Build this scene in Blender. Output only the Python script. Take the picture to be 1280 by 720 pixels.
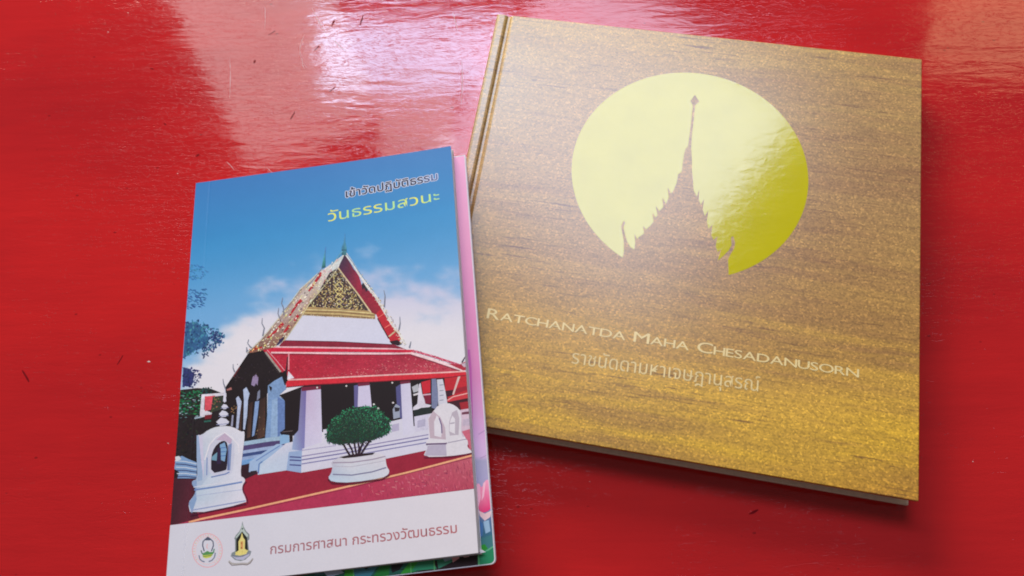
import bpy, math, random
import numpy as np
from mathutils import Vector, Matrix, noise as mnoise

random.seed(7)
rng = np.random.RandomState(11)
for o in list(bpy.data.objects):
    bpy.data.objects.remove(o)
scene = bpy.context.scene
col = scene.collection

# ------------------------------------------------------------------ camera
FPX, PITCH, ROLL, CAMH = 1031.26, 0.3736, -0.1264, 0.4033
CC = np.array([0.0, 0.0, CAMH])
_F = np.array([0, math.sin(PITCH), -math.cos(PITCH)])
_R0 = np.array([1.0, 0, 0]); _U0 = np.cross(_R0, _F)
_R = math.cos(ROLL)*_R0 + math.sin(ROLL)*_U0
_U = -math.sin(ROLL)*_R0 + math.cos(ROLL)*_U0
cd = bpy.data.cameras.new("camera")
cam = bpy.data.objects.new("camera", cd); col.objects.link(cam)
cd.sensor_fit = 'HORIZONTAL'; cd.sensor_width = 36.0
cd.lens = 36.0*FPX/1280.0
cd.clip_start = 0.01; cd.clip_end = 100
m = Matrix(((_R[0], _U[0], -_F[0], 0), (_R[1], _U[1], -_F[1], 0), (_R[2], _U[2], -_F[2], CAMH), (0, 0, 0, 1)))
cam.matrix_world = m
scene.camera = cam

def ray(px, py):
    d = _F + _R*((px-640)/FPX) - _U*((py-360)/FPX)
    return d/np.linalg.norm(d)

def hit(px, py, n=(0, 0, 1), p0=(0, 0, 0)):
    """point where the line of sight through a pixel meets a plane of the scene"""
    n = np.asarray(n, float); d = ray(px, py)
    t = np.dot(n, np.asarray(p0)-CC)/np.dot(n, d)
    return CC + t*d

# ------------------------------------------------------------------ light
world = bpy.data.worlds.new("World"); scene.world = world; world.use_nodes = True
bg = world.node_tree.nodes["Background"]
bg.inputs[0].default_value = (1.0, 0.93, 0.93, 1); bg.inputs[1].default_value = 0.11
scene.cycles.filter_width = 1.9
vs = scene.view_settings
vs.view_transform = 'Standard'; vs.look = 'None'; vs.exposure = 0.0; vs.gamma = 1.0; vs.use_curve_mapping = False

def window_lamp(name, c, h1, h2, dist, rgb, radiance):
    """a bright opening of the room, seen mirrored in the table about pixel c with these half-sides (in pixels)"""
    def refl(px, py):
        p = hit(px, py); d = ray(px, py).copy(); d[2] = -d[2]
        return p, d
    pc, rc = refl(*c)
    centre = pc + rc*dist
    def onplane(px, py):
        p, d = refl(px, py)
        t = np.dot(rc, centre-p)/np.dot(rc, d)
        return p+d*t
    ex = onplane(c[0]+h1[0], c[1]+h1[1])-onplane(c[0]-h1[0], c[1]-h1[1])
    ey = onplane(c[0]+h2[0], c[1]+h2[1])-onplane(c[0]-h2[0], c[1]-h2[1])
    sx, sy = np.linalg.norm(ex), np.linalg.norm(ey)
    zx = rc; xx = ex/sx; yy = np.cross(zx, xx); yy /= np.linalg.norm(yy); xx = np.cross(yy, zx)
    ld = bpy.data.lights.new(name, 'AREA'); ld.shape = 'RECTANGLE'; ld.size = sx; ld.size_y = sy
    ld.energy = radiance*sx*sy*math.pi; ld.color = rgb
    o = bpy.data.objects.new(name, ld); col.objects.link(o)
    o.matrix_world = Matrix(((xx[0], yy[0], zx[0], centre[0]), (xx[1], yy[1], zx[1], centre[1]), (xx[2], yy[2], zx[2], centre[2]), (0, 0, 0, 1)))
    return o
def upright(x0, x1, y0, y1): return ((x0+x1)/2, (y0+y1)/2), ((x1-x0)/2, 0), (0, (y0-y1)/2)
window_lamp("window_light", *upright(400, 640, 22, 112), 2.5, (0.46, 0.70, 1.0), 20.0)
window_lamp("window_light", (758, 178), (100, -138), (-138, -100), 2.55, (0.68, 0.76, 1.0), 10.0)
window_lamp("window_light", (334, 35), (88, -33), (-58, -156), 2.5, (0.66, 0.80, 0.80), 5.8)
window_lamp("window_light", *upright(476, 566, 114, 215), 2.5, (0.66, 0.80, 0.84), 6.2)
window_lamp("window_light", *upright(1165, 1360, -100, 92), 2.5, (0.9, 0.62, 0.34), 4.0)
# the open side of the room, lower down and to the left
side = bpy.data.lights.new("open_side_light", 'AREA'); side.shape = 'RECTANGLE'; side.size = 1.6; side.size_y = 1.1
side.energy = 25.0*1.6*1.1*math.pi; side.color = (1.0, 0.91, 0.80)
so = bpy.data.objects.new("open_side_light", side); col.objects.link(so)
so.location = (-0.6, 3.1, 0.95)
so.rotation_euler = (Vector((0, 0, 0))-Vector(so.location)).to_track_quat('-Z', 'Y').to_euler()

# ------------------------------------------------------------------ helpers
def lin(c, k=1.0):
    r = []
    for v in c[:3]:
        v = v/255.0
        r.append((v/12.92 if v <= 0.04045 else ((v+0.055)/1.055)**2.4)*k)
    return tuple(r)

def empty(name, mat, label, cat, group=None):
    o = bpy.data.objects.new(name, None); col.objects.link(o); o.empty_display_size = 0.02
    o.matrix_world = mat
    o["label"] = label; o["category"] = cat
    if group: o["group"] = group
    return o

def mesh_obj(name, verts, faces, mat, parent=None, smooth=False, colours=None):
    me = bpy.data.meshes.new(name)
    me.from_pydata([tuple(map(float, v)) for v in verts], [], faces); me.update()
    if colours is not None:
        a = me.color_attributes.new("Col", 'FLOAT_COLOR', 'POINT')
        buf = np.zeros((len(verts), 4), np.float32); ca = np.array(colours, np.float32); buf[:, :ca.shape[1]] = ca
        a.data.foreach_set("color", buf.ravel())
    me.materials.append(mat)
    if smooth:
        for p in me.polygons: p.use_smooth = True
    o = bpy.data.objects.new(name, me); col.objects.link(o)
    if parent is not None: o.parent = parent
    return o

def bevel(o, w, seg=2, ang=40):
    b = o.modifiers.new("bevel", 'BEVEL'); b.width = w; b.segments = seg; b.limit_method = 'ANGLE'; b.angle_limit = math.radians(ang)
    return o

def new_mat(name):
    ma = bpy.data.materials.new(name); ma.use_nodes = True
    nt = ma.node_tree; b = nt.nodes["Principled BSDF"]
    return ma, nt, b

def N(nt, kind, **kw):
    n = nt.nodes.new(kind)
    for k, v in kw.items():
        if k.startswith("i_"):
            key = k[2:]
            n.inputs[int(key) if key.isdigit() else key.replace("_", " ")].default_value = v
        else: setattr(n, k, v)
    return n

def coords(nt, scale, src="Object", loc=(0, 0, 0), rot=(0, 0, 0)):
    tc = N(nt, "ShaderNodeTexCoord"); mp = N(nt, "ShaderNodeMapping")
    mp.inputs["Scale"].default_value = scale; mp.inputs["Location"].default_value = loc; mp.inputs["Rotation"].default_value = rot
    nt.links.new(tc.outputs[src], mp.inputs["Vector"]); return mp.outputs[0]

def noise(nt, vec, scale=1.0, detail=3, rough=0.55, dist=0.0):
    n = N(nt, "ShaderNodeTexNoise"); n.inputs["Scale"].default_value = scale; n.inputs["Detail"].default_value = detail
    n.inputs["Roughness"].default_value = rough; n.inputs["Distortion"].default_value = dist
    nt.links.new(vec, n.inputs["Vector"]); return n.outputs[0]

def ramp(nt, fac, stops):
    r = N(nt, "ShaderNodeValToRGB"); e = r.color_ramp.elements
    while len(e) < len(stops): e.new(0.5)
    for i, (p, c) in enumerate(stops):
        e[i].position = p; e[i].color = (*c, 1) if len(c) == 3 else c
    nt.links.new(fac, r.inputs[0]); return r.outputs[0]

def g(v): return (v, v, v)

def mixc(nt, fac, a, b, mode='MIX'):
    n = N(nt, "ShaderNodeMix", data_type='RGBA', blend_type=mode)
    for sock, v in ((n.inputs[0], fac), (n.inputs[6], a), (n.inputs[7], b)):
        if hasattr(v, "is_linked") or hasattr(v, "links"): nt.links.new(v, sock)
        elif isinstance(v, (int, float)): sock.default_value = v
        else: sock.default_value = (*v, 1)
    return n.outputs[2]

def math_n(nt, op, a, b=None):
    n = N(nt, "ShaderNodeMath", operation=op)
    for i, v in enumerate((a, b)):
        if v is None: continue
        if isinstance(v, (int, float)): n.inputs[i].default_value = v
        else: nt.links.new(v, n.inputs[i])
    return n.outputs[0]

def bump(nt, h, strength, dist, prev=None):
    n = N(nt, "ShaderNodeBump"); n.inputs["Strength"].default_value = strength; n.inputs["Distance"].default_value = dist
    nt.links.new(h, n.inputs["Height"])
    if prev is not None: nt.links.new(prev, n.inputs["Normal"])
    return n.outputs[0]

# ------------------------------------------------------------------ materials
def mat_table():
    ma, nt, b = new_mat("red_lacquer_paint")
    broad = noise(nt, coords(nt, (4, 9, 1)), 1.0, 4, 0.6)
    strk = noise(nt, coords(nt, (14, 260, 1)), 1.0, 4, 0.6)
    c = ramp(nt, broad, [(0.28, lin((174, 27, 32))), (0.72, lin((208, 34, 34)))])
    s = ramp(nt, strk, [(0.35, g(0.965)), (0.65, g(1.02))])
    c = mixc(nt, 1.0, c, s, 'MULTIPLY')
    # worn specks in the paint
    v = N(nt, "ShaderNodeTexVoronoi"); v.inputs["Scale"].default_value = 1.0
    nt.links.new(coords(nt, (55, 90, 1), loc=(3, 2, 0)), v.inputs["Vector"])
    spk = ramp(nt, v.outputs["Distance"], [(0.035, g(1)), (0.06, g(0))])
    c = mixc(nt, math_n(nt, 'MULTIPLY', spk, 0.55), c, lin((95, 14, 20)))
    nt.links.new(c, b.inputs["Base Color"])
    b.inputs["Roughness"].default_value = 0.16
    rr = ramp(nt, noise(nt, coords(nt, (22, 60, 1)), 1.0, 4, 0.6), [(0.3, g(0.035)), (0.75, g(0.10))])
    nt.links.new(rr, b.inputs["Roughness"])
    b.inputs["IOR"].default_value = 1.5
    # brush marks of the paint over the wood grain, stronger in some places than in others
    h1 = noise(nt, coords(nt, (85, 430, 1)), 1.0, 3, 0.6, 0.9)
    ridge = ramp(nt, h1, [(0.41, g(0)), (0.44, g(1)), (0.56, g(1)), (0.59, g(0))])
    worn = ramp(nt, noise(nt, coords(nt, (11, 17, 1), loc=(2, 5, 0)), 1.0, 3, 0.5), [(0.36, g(0.45)), (0.62, g(1.0))])
    h0 = noise(nt, coords(nt, (30, 42, 1)), 1.0, 2, 0.5)
    h2 = noise(nt, coords(nt, (32, 170, 1)), 1.0, 3, 0.55, 0.5)
    h3 = noise(nt, coords(nt, (260, 760, 1)), 1.0, 2, 0.5)
    n0 = bump(nt, h0, 1.0, 0.00010)
    n1 = bump(nt, h2, 1.0, 0.00011, n0)
    n2 = bump(nt, math_n(nt, 'MULTIPLY', ridge, worn), 1.0, 0.000018, n1)
    n3 = bump(nt, h3, 1.0, 0.000010, n2)
    nt.links.new(n3, b.inputs["Normal"])
    return ma

def mat_gold_cover():
    ma, nt, b = new_mat("gold_wood_print")
    tc = N(nt, "ShaderNodeTexCoord"); sep = N(nt, "ShaderNodeSeparateXYZ"); nt.links.new(tc.outputs["Object"], sep.inputs[0])
    # broad bands of the printed wood, running along the cover's width
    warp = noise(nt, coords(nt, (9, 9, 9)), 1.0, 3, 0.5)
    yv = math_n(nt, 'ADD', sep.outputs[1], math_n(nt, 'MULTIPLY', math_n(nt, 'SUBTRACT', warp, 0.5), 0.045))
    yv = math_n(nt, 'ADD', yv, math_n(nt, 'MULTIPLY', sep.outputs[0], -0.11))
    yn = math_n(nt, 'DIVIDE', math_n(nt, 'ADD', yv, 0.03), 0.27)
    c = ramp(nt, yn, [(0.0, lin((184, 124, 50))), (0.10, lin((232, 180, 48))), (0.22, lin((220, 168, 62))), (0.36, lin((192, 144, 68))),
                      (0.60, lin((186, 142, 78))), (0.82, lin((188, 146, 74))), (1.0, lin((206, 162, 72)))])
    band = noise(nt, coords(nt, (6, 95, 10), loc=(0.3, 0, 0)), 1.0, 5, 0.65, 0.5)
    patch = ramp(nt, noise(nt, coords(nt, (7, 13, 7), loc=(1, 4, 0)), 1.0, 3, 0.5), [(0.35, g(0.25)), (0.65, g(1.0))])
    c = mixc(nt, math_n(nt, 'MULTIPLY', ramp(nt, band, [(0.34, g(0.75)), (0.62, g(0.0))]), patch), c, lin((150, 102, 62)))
    # long soft fibres and a few short dark grain lines
    fib = noise(nt, coords(nt, (40, 1300, 10), rot=(0, 0, 0.02)), 1.0, 4, 0.6, 0.3)
    c = mixc(nt, 1.0, c, ramp(nt, fib, [(0.35, g(0.86)), (0.6, g(1.06))]), 'MULTIPLY')
    gl = noise(nt, coords(nt, (38, 800, 10), rot=(0, 0, 0.02)), 1.0, 3, 0.6, 0.4)
    gm = noise(nt, coords(nt, (14, 50, 10), loc=(5, 1, 0)), 1.0, 2, 0.5)
    glm = math_n(nt, 'MULTIPLY', ramp(nt, gl, [(0.56, g(0)), (0.70, g(1))]), ramp(nt, gm, [(0.40, g(0)), (0.62, g(0.85))]))
    c = mixc(nt, glm, c, lin((104, 60, 40)))
    # glittering gold ink
    v = N(nt, "ShaderNodeTexVoronoi"); v.inputs["Scale"].default_value = 1250.0
    nt.links.new(tc.outputs["Object"], v.inputs["Vector"])
    sx = N(nt, "ShaderNodeSeparateColor"); nt.links.new(v.outputs["Color"], sx.inputs[0])
    gli = ramp(nt, sx.outputs[0], [(0.0, g(0.68)), (0.5, g(0.98)), (0.85, g(1.08)), (1.0, g(1.5))])
    c = mixc(nt, 1.0, c, gli, 'MULTIPLY')
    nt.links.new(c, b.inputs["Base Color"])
    b.inputs["Metallic"].default_value = 0.0
    b.inputs["Roughness"].default_value = 0.55
    b.inputs["Coat Weight"].default_value = 1.0; b.inputs["Coat Roughness"].default_value = 0.26; b.inputs["Coat IOR"].default_value = 1.58; b.inputs["Specular IOR Level"].default_value = 0.2
    n1 = bump(nt, gl, 0.5, 0.00003)
    n2 = bump(nt, sx.outputs[1], 0.5, 0.00002, n1)
    nt.links.new(n2, b.inputs["Normal"])
    return ma

def mat_foil(name, c, rough, bumpd=0.00006):
    ma, nt, b = new_mat(name)
    n = noise(nt, coords(nt, (60, 60, 60)), 1.0, 3, 0.5)
    nt.links.new(mixc(nt, n, lin(c, 0.9), lin(c, 1.08)), b.inputs["Base Color"])
    b.inputs["Roughness"].default_value = rough
    b.inputs["IOR"].default_value = 1.58
    h = noise(nt, coords(nt, (120, 240, 100), rot=(0, 0, 0.9)), 1.0, 3, 0.5, 0.8)
    h2 = noise(nt, coords(nt, (900, 900, 900)), 1.0, 1, 0.5)
    n1 = bump(nt, h, 1.0, bumpd)
    nt.links.new(bump(nt, h2, 1.0, 0.00001, n1), b.inputs["Normal"])
    return ma

def mat_ink(name, c, rough=0.4, metal=0.0):
    ma, nt, b = new_mat(name)
    n = noise(nt, coords(nt, (400, 400, 400)), 1.0, 2, 0.5)
    nt.links.new(mixc(nt, n, lin(c, 0.82), lin(c, 1.12)), b.inputs["Base Color"])
    b.inputs["Roughness"].default_value = rough; b.inputs["Metallic"].default_value = metal
    return ma

def mat_print():
    ma, nt, b = new_mat("printed_colour_card")
    a = N(nt, "ShaderNodeVertexColor", layer_name="Col")
    n = noise(nt, coords(nt, (900, 900, 900)), 1.0, 4, 0.75)          # grain of the printed photograph, strongest in its detailed parts
    nb = noise(nt, coords(nt, (160, 160, 160)), 1.0, 3, 0.6)
    n = math_n(nt, 'ADD', n, math_n(nt, 'MULTIPLY', math_n(nt, 'SUBTRACT', nb, 0.5), 0.5))
    amt = math_n(nt, 'ADD', math_n(nt, 'MULTIPLY', a.outputs[1], 1.3), 0.10)
    fac = math_n(nt, 'ADD', math_n(nt, 'MULTIPLY', math_n(nt, 'SUBTRACT', n, 0.5), amt), 1.0)
    cmb = N(nt, "ShaderNodeCombineColor")
    for i in range(3): nt.links.new(fac, cmb.inputs[i])
    c = mixc(nt, 1.0, a.outputs[0], cmb.outputs[0], 'MULTIPLY')
    nt.links.new(c, b.inputs["Base Color"])
    b.inputs["Roughness"].default_value = 0.38; b.inputs["Specular IOR Level"].default_value = 0.35
    h = noise(nt, coords(nt, (25, 25, 25)), 1.0, 2, 0.5)
    nt.links.new(bump(nt, h, 0.6, 0.0005), b.inputs["Normal"])
    return ma

def mat_paper():
    ma, nt, b = new_mat("stacked_paper_edges")
    s = noise(nt, coords(nt, (3, 3, 5200)), 1.0, 2, 0.7)
    nt.links.new(ramp(nt, s, [(0.3, lin((178, 168, 160))), (0.7, lin((236, 230, 224)))]), b.inputs["Base Color"])
    b.inputs["Roughness"].default_value = 0.85
    nt.links.new(bump(nt, s, 0.6, 0.0001), b.inputs["Normal"])
    return ma

M_TABLE = mat_table(); M_GOLD = mat_gold_cover(); M_PRINT = mat_print(); M_PAPER = mat_paper()
M_MOON = mat_foil("yellow_foil", (202, 188, 14), 0.11, 0.00005)
M_LETTER = mat_foil("pale_gold_foil", (244, 216, 150), 0.28, 0.00001)
M_EDGE = mat_ink("cut_card_edge", (226, 216, 220), 0.7)
M_SCRATCH = mat_ink("scratched_paint", (214, 150, 150), 0.6)
M_CHIP = mat_ink("chipped_paint", (120, 12, 20), 0.9)
M_CHIP.node_tree.nodes["Principled BSDF"].inputs["Specular IOR Level"].default_value = 0.1
M_TAN = mat_ink("lit_board_edge", (246, 226, 200), 0.6)  # pale board tone: light along the lower edge put into the colour
M_SPECK = mat_ink("bare_speck", (225, 205, 195), 0.7)

# ------------------------------------------------------------------ the table top
th = math.atan2(_R[1], _R[0])
def box_verts(x0, x1, y0, y1, z0, z1):
    v = [(x0, y0, z0), (x1, y0, z0), (x1, y1, z0), (x0, y1, z0), (x0, y0, z1), (x1, y0, z1), (x1, y1, z1), (x0, y1, z1)]
    f = [(0, 3, 2, 1), (4, 5, 6, 7), (0, 1, 5, 4), (1, 2, 6, 5), (2, 3, 7, 6), (3, 0, 4, 7)]
    return v, f
v, f = box_verts(-0.62, 0.62, -0.42, 0.48, -0.035, 0.0)
table = bevel(mesh_obj("table_top", v, f, M_TABLE), 0.004, 3)
table.rotation_euler = (0, 0, th); table.location = (0, 0.12, 0)
table["kind"] = "structure"; table["label"] = "glossy red painted wooden table top with brush marks and scratches"
TM = Matrix.Translation((0, 0.12, 0)) @ Matrix.Rotation(th, 4, 'Z'); TMI = TM.inverted()

def sliver(name, pts, w, mat, z=0.00006):
    """a thin tapering mark in the paint, following pixels along the table"""
    P = [hit(*p) for p in pts]; n = len(P); vs_, fs = [], []
    for i, p in enumerate(P):
        a = P[max(0, i-1)]; b_ = P[min(n-1, i+1)]; d = b_-a; d /= np.linalg.norm(d); q = np.array([-d[1], d[0], 0])
        ww = w*(0.15+0.85*math.sin(math.pi*(i+0.5)/n))*0.5*(0.4+1.1*random.random())
        for s in (-1, 1):
            t = p+q*ww*s; vs_.append(TMI @ Vector((t[0], t[1], z)))
        if i: k = 2*i; fs.append((k-2, k-1, k+1, k))
    return mesh_obj(name, vs_, fs, mat, table)

def curve_pts(a, b, c, n=9):
    out = []
    for i in range(n):
        t = i/(n-1); out.append(tuple((1-t)**2*a[k]+2*t*(1-t)*b[k]+t*t*c[k] for k in (0, 1)))
    return out
for a, b_, c in (((381, 43), (368, 66), (383, 84)), ((416, 48), (425, 60), (432, 63)), ((283, 202), (289, 207), (293, 213)),
                 ((577, 76), (579, 105), (576, 134)), ((566, 15), (569, 26), (572, 38)), ((331, 8), (332, 20), (331, 36)),
                 ((287, 72), (289, 95), (287, 122)), ((333, 209), (337, 213), (341, 216)), ((390, 10), (400, 30), (408, 44)),
                 ((379, 72), (376, 80), (381, 86))):
    sliver("scratch", curve_pts(a, b_, c, 14), 0.00045, M_SCRATCH)
for x, y, dx, dy in ((416, 29, 3, -6), (340, 41, 6, -4), (396, 60, 4, -4), (415, 112, 5, -4), (366, 144, 4, -7), (452, 25, 3, -9), (318, 77, 1, -3), (190, 86, 3, 1), (206, 155, 2, 2), (247, 194, 3, -2), (150, 450, 5, -8), (32, 470, -6, -10), (942, 640, 8, -4)):
    sliver("paint_chip", curve_pts((x-dx/1.4, y-dy/1.4), (x+0.6, y), (x+dx/1.4, y+dy/1.4), 5), 0.0009, M_CHIP)
for x, y, s in ((186, 452, 2.0), (160, 16, 1.0), (135, 40, 1.1), (1216, 577, 0.8), (210, 554, 0.9), (222, 217, 0.8), (737, 602, 0.7)):
    sliver("paint_speck", curve_pts((x-s, y), (x, y-0.3), (x+s, y+0.3), 5), 0.00035*s, M_SPECK)

# ------------------------------------------------------------------ hardcover book
T = 0.0140
HB = [hit(px, py, p0=(0, 0, T)) for px, py in ((514, 517), (1148.5, 626.5), (1152.5, 74), (621.5, 17.5))]   # BL BR TR TL
ex = HB[1]-HB[0]; aa = math.atan2(ex[1], ex[0])
HM = Matrix.Translation((HB[0][0], HB[0][1], 0)) @ Matrix.Rotation(aa, 4, 'Z'); HMI = HM.inverted()
hl = [HMI @ Vector(p) for p in HB]
BW = (hl[1].x+hl[2].x-hl[3].x)/2; 
book = empty("hardcover_book", HM, "thick square gold hardcover book with yellow circle and spire silhouette", "book")

def quad(u, v_):
    """book-frame point from 0..1 coordinates across the cover"""
    p = (1-u)*(1-v_)*hl[0]+u*(1-v_)*hl[1]+u*v_*hl[2]+(1-u)*v_*hl[3]
    return p.x, p.y
WB = 0.2375

def extrude_v(name, prof, v0, v1, mat, parent, bw=0.0005):
    """closed outline in (distance from spine, height), drawn along the cover's height"""
    vs_, fs = [], []; n = len(prof); K = 2
    for j in range(K):
        vv = v0+(v1-v0)*j/(K-1)
        for (x, z) in prof:
            px, py = quad(x/WB, vv); vs_.append((px, py, z))
    for j in range(K-1):
        for i in range(n):
            a, b_ = j*n+i, j*n+(i+1) % n; fs.append((a, b_, b_+n, a+n))
    fs.append(tuple(range(n))[::-1]); fs.append(tuple((K-1)*n+i for i in range(n)))
    o = mesh_obj(name, vs_, fs, mat, parent)
    if bw: bevel(o, bw, 2, 50)
    return o
TB = 0.0026
top = [(0.0, T-0.0008), (0.0006, T-0.0002), (0.0016, T), (0.0046, T), (0.0056, T-0.0003), (0.0066, T-0.0012), (0.0078, T-0.0012), (0.0088, T-0.0003), (0.0098, T), (WB-0.0002, T), (WB, T-0.0003)]
bot = [(WB, T-TB), (0.0098, T-TB), (0.0072, T-TB-0.0008), (0.0, T-TB)]
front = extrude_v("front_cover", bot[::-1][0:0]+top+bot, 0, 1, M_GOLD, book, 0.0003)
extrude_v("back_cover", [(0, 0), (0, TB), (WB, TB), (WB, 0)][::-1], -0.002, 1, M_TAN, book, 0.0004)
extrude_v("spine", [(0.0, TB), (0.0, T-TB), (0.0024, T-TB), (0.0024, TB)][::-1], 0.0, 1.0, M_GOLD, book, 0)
extrude_v("page_block", [(0.0024, TB), (0.0024, T-TB-0.0001), (0.006, T-TB-0.0009), (0.0085, T-TB-0.0009), (0.0105, T-TB), (WB-0.004, T-TB), (WB-0.004, TB)][::-1], 0.017, 0.983, M_PAPER, book, 0)

class Plane:
    """a flat printed face: turns pixels into points of a thing's own frame"""
    def __init__(self, MI, n, p0): self.MI, self.n, self.p0 = MI, n, p0
    def loc(self, px, py): return self.MI @ Vector(hit(px, py, self.n, self.p0))
HP = Plane(HMI, (0, 0, 1), (0, 0, T))

# moon: the disc minus the temple silhouette, as one outline
sil = [(777, 324), (780, 314), (779.5, 300), (777.5, 290), (776.5, 283), (779.5, 276), (781.5, 278), (779.5, 284), (781, 292), (784, 302), (788, 309), (793, 312), (794, 303), (793, 292), (796.5, 299), (799, 296), (805, 292), (804, 282), (807.5, 287), (814, 281),
       (817, 277), (815.5, 266), (819.5, 272), (822, 269), (819.5, 257), (824, 264), (829, 259), (828, 247), (832.5, 255), (836, 247), (834.5, 234), (839, 242), (842, 238), (846, 228), (847.5, 218), (852, 215), (854, 200), (855, 193), (857, 186), (860, 183), (862, 168), (864, 152), (866, 132), (863, 126.5),
       (868.5, 118.5), (874, 127), (869, 131.5), (867, 152), (864.8, 170), (864, 186), (865, 200), (865, 214), (866, 222), (867, 238), (871, 246), (874, 237), (873.5, 250), (876, 256), (880, 249), (878.5, 262), (881, 270), (885.5, 263), (883.5, 277), (885.5, 286), (890.5, 281), (889, 294), (892, 300), (897, 295), (894.5, 308),
       (897, 315), (901.5, 312), (897, 326), (904, 320), (911, 313), (914.5, 306), (913.5, 297), (916.5, 295), (919, 303), (917.5, 311), (913, 318), (910, 325), (910.5, 334), (911, 344.5)]
cpt, ra, rb, rot = (860, 217.5), 148.5, 122.5, math.radians(9)
# (an ellipse fitted to the printed circle as it appears; on the cover it is a circle)
cen = HP.loc(860.5, 219.5)
rim = [HP.loc(*p) for p in ((713, 214), (866, 93), (1007, 217), (777, 324), (911, 344.5), (736, 148), (980, 140), (985, 295), (735, 275))]
A = np.array([[2*p.x, 2*p.y, 1] for p in rim]); B = np.array([p.x**2+p.y**2 for p in rim])
sol = np.linalg.lstsq(A, B, rcond=None)[0]
mc = (sol[0], sol[1]); mr = math.sqrt(sol[2]+mc[0]**2+mc[1]**2)
sl = [HP.loc(*p) for p in sil]
a0 = math.atan2(sl[-1].y-mc[1], sl[-1].x-mc[0]); a1 = math.atan2(sl[0].y-mc[1], sl[0].x-mc[0])
while a1 < a0: a1 += 2*math.pi
arc = [(mc[0]+mr*math.cos(a0+(a1-a0)*i/120), mc[1]+mr*math.sin(a0+(a1-a0)*i/120)) for i in range(121)]
ring = [(p.x, p.y) for p in sl]+arc[1:-1] if False else [(p.x, p.y) for p in sl[1:-1]]+arc
def flat_poly(name, pts, z, mat, parent, th_=0.00004):
    n = len(pts); vs_ = [(x, y, z+th_) for x, y in pts]+[(x, y, z-0.0001) for x, y in pts]
    fs = [tuple(range(n))]+[(i, (i+1) % n, n+(i+1) % n, n+i) for i in range(n)]
    return mesh_obj(name, vs_, fs, mat, parent)
flat_poly("moon_foil", ring, T, M_MOON, front)

def alb(c): r = lin(c); return (r[0]*1.18, r[1]*1.14, r[2]*1.0)
def text_mesh(s, offset=0.0, size=1.0):
    cu = bpy.data.curves.new("t", 'FONT'); cu.body = s; cu.size = size; cu.resolution_u = 4; cu.offset = offset
    o = bpy.data.objects.new("t", cu); col.objects.link(o)
    dg = bpy.context.evaluated_depsgraph_get(); dg.update()
    me = bpy.data.meshes.new_from_object(o.evaluated_get(dg))
    V = [tuple(v.co) for v in me.vertices]; Fc = [tuple(p.vertices) for p in me.polygons]
    bpy.data.objects.remove(o); bpy.data.curves.remove(cu); bpy.data.meshes.remove(me)
    return V, Fc

def lay_text(name, pieces, plane, p0, p1, hpx, cap, z, mat, parent, spread=0.0, dirs=8, gap=0.045, colours=None, bend=False, jit=3e-6):
    """set lettering between two pixels of its baseline; pieces = [(string, relative size)]; spread thickens the strokes (px)"""
    V, Fc, x = [], [], 0.0
    for s, k in pieces:
        if s == ' ': x += 0.30*k; continue
        v1, f1 = text_mesh(s, 0.0, 1.0)
        w = max(q[0] for q in v1); lo = min(q[0] for q in v1)
        b0 = len(V); V += [(x+(q[0]-lo)*k, q[1]*k) for q in v1]; Fc += [tuple(b0+i for i in t) for t in f1]
        x += (w-lo+gap)*k
    W = x-gap*pieces[-1][1]
    a, b_ = plane.loc(*p0), plane.loc(*p1); d = (b_-a); L = d.length; d = d/L; up = Vector((-d.y, d.x, 0))
    mpp = L/math.hypot(p1[0]-p0[0], p1[1]-p0[1])
    sx, sy = L/W, hpx*mpp/cap
    P = [a+d*(q[0]*sx)+up*(q[1]*sy) for q in V]
    shifts = [(0, 0)]+([(math.cos(t*2*math.pi/dirs)*spread*mpp, math.sin(t*2*math.pi/dirs)*spread*mpp) for t in range(dirs)] if spread else [])
    OV, OF, OC = [], [], []
    for (dx, dy) in shifts:
        for fc in Fc:
            zz = z+random.random()*jit; b0 = len(OV)
            for i in fc:
                OV.append((P[i].x+dx, P[i].y+dy, zz+(bend_z(P[i].x+dx)+6e-6 if bend else 0.0))); OC.append(alb(colours(V[i][0]/W)) if colours else (1, 1, 1))
            OF.append(tuple(range(b0, b0+len(fc))))
    return mesh_obj(name, OV, OF, mat, parent, colours=OC)

def small_caps(s):
    out = []
    for w in s.split(' '):
        if out: out.append((' ', 1.0))
        for i, ch in enumerate(w): out.append((ch, 1.0 if i == 0 else 0.78))
    return out
lay_text("title_lettering", small_caps("RATCHANATDA MAHA CHESADANUSORN"), HP, (608, 397.5), (1073.5, 472), 14.5, 0.73, T+0.00004, M_LETTER, front, spread=0.12, dirs=4, jit=4e-5)
lay_text("title_lettering", [("ราชนัดดามหาเจษฎานุสรณ์", 1.0)], HP, (714, 454), (949, 489.5), 15.0, 0.58, T+0.00004, M_LETTER, front, jit=4e-5)

# ------------------------------------------------------------------ the two booklets lean on the hardcover's corner
TH1, TH2 = 0.0030, 0.0024          # blue booklet, lotus booklet
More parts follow.
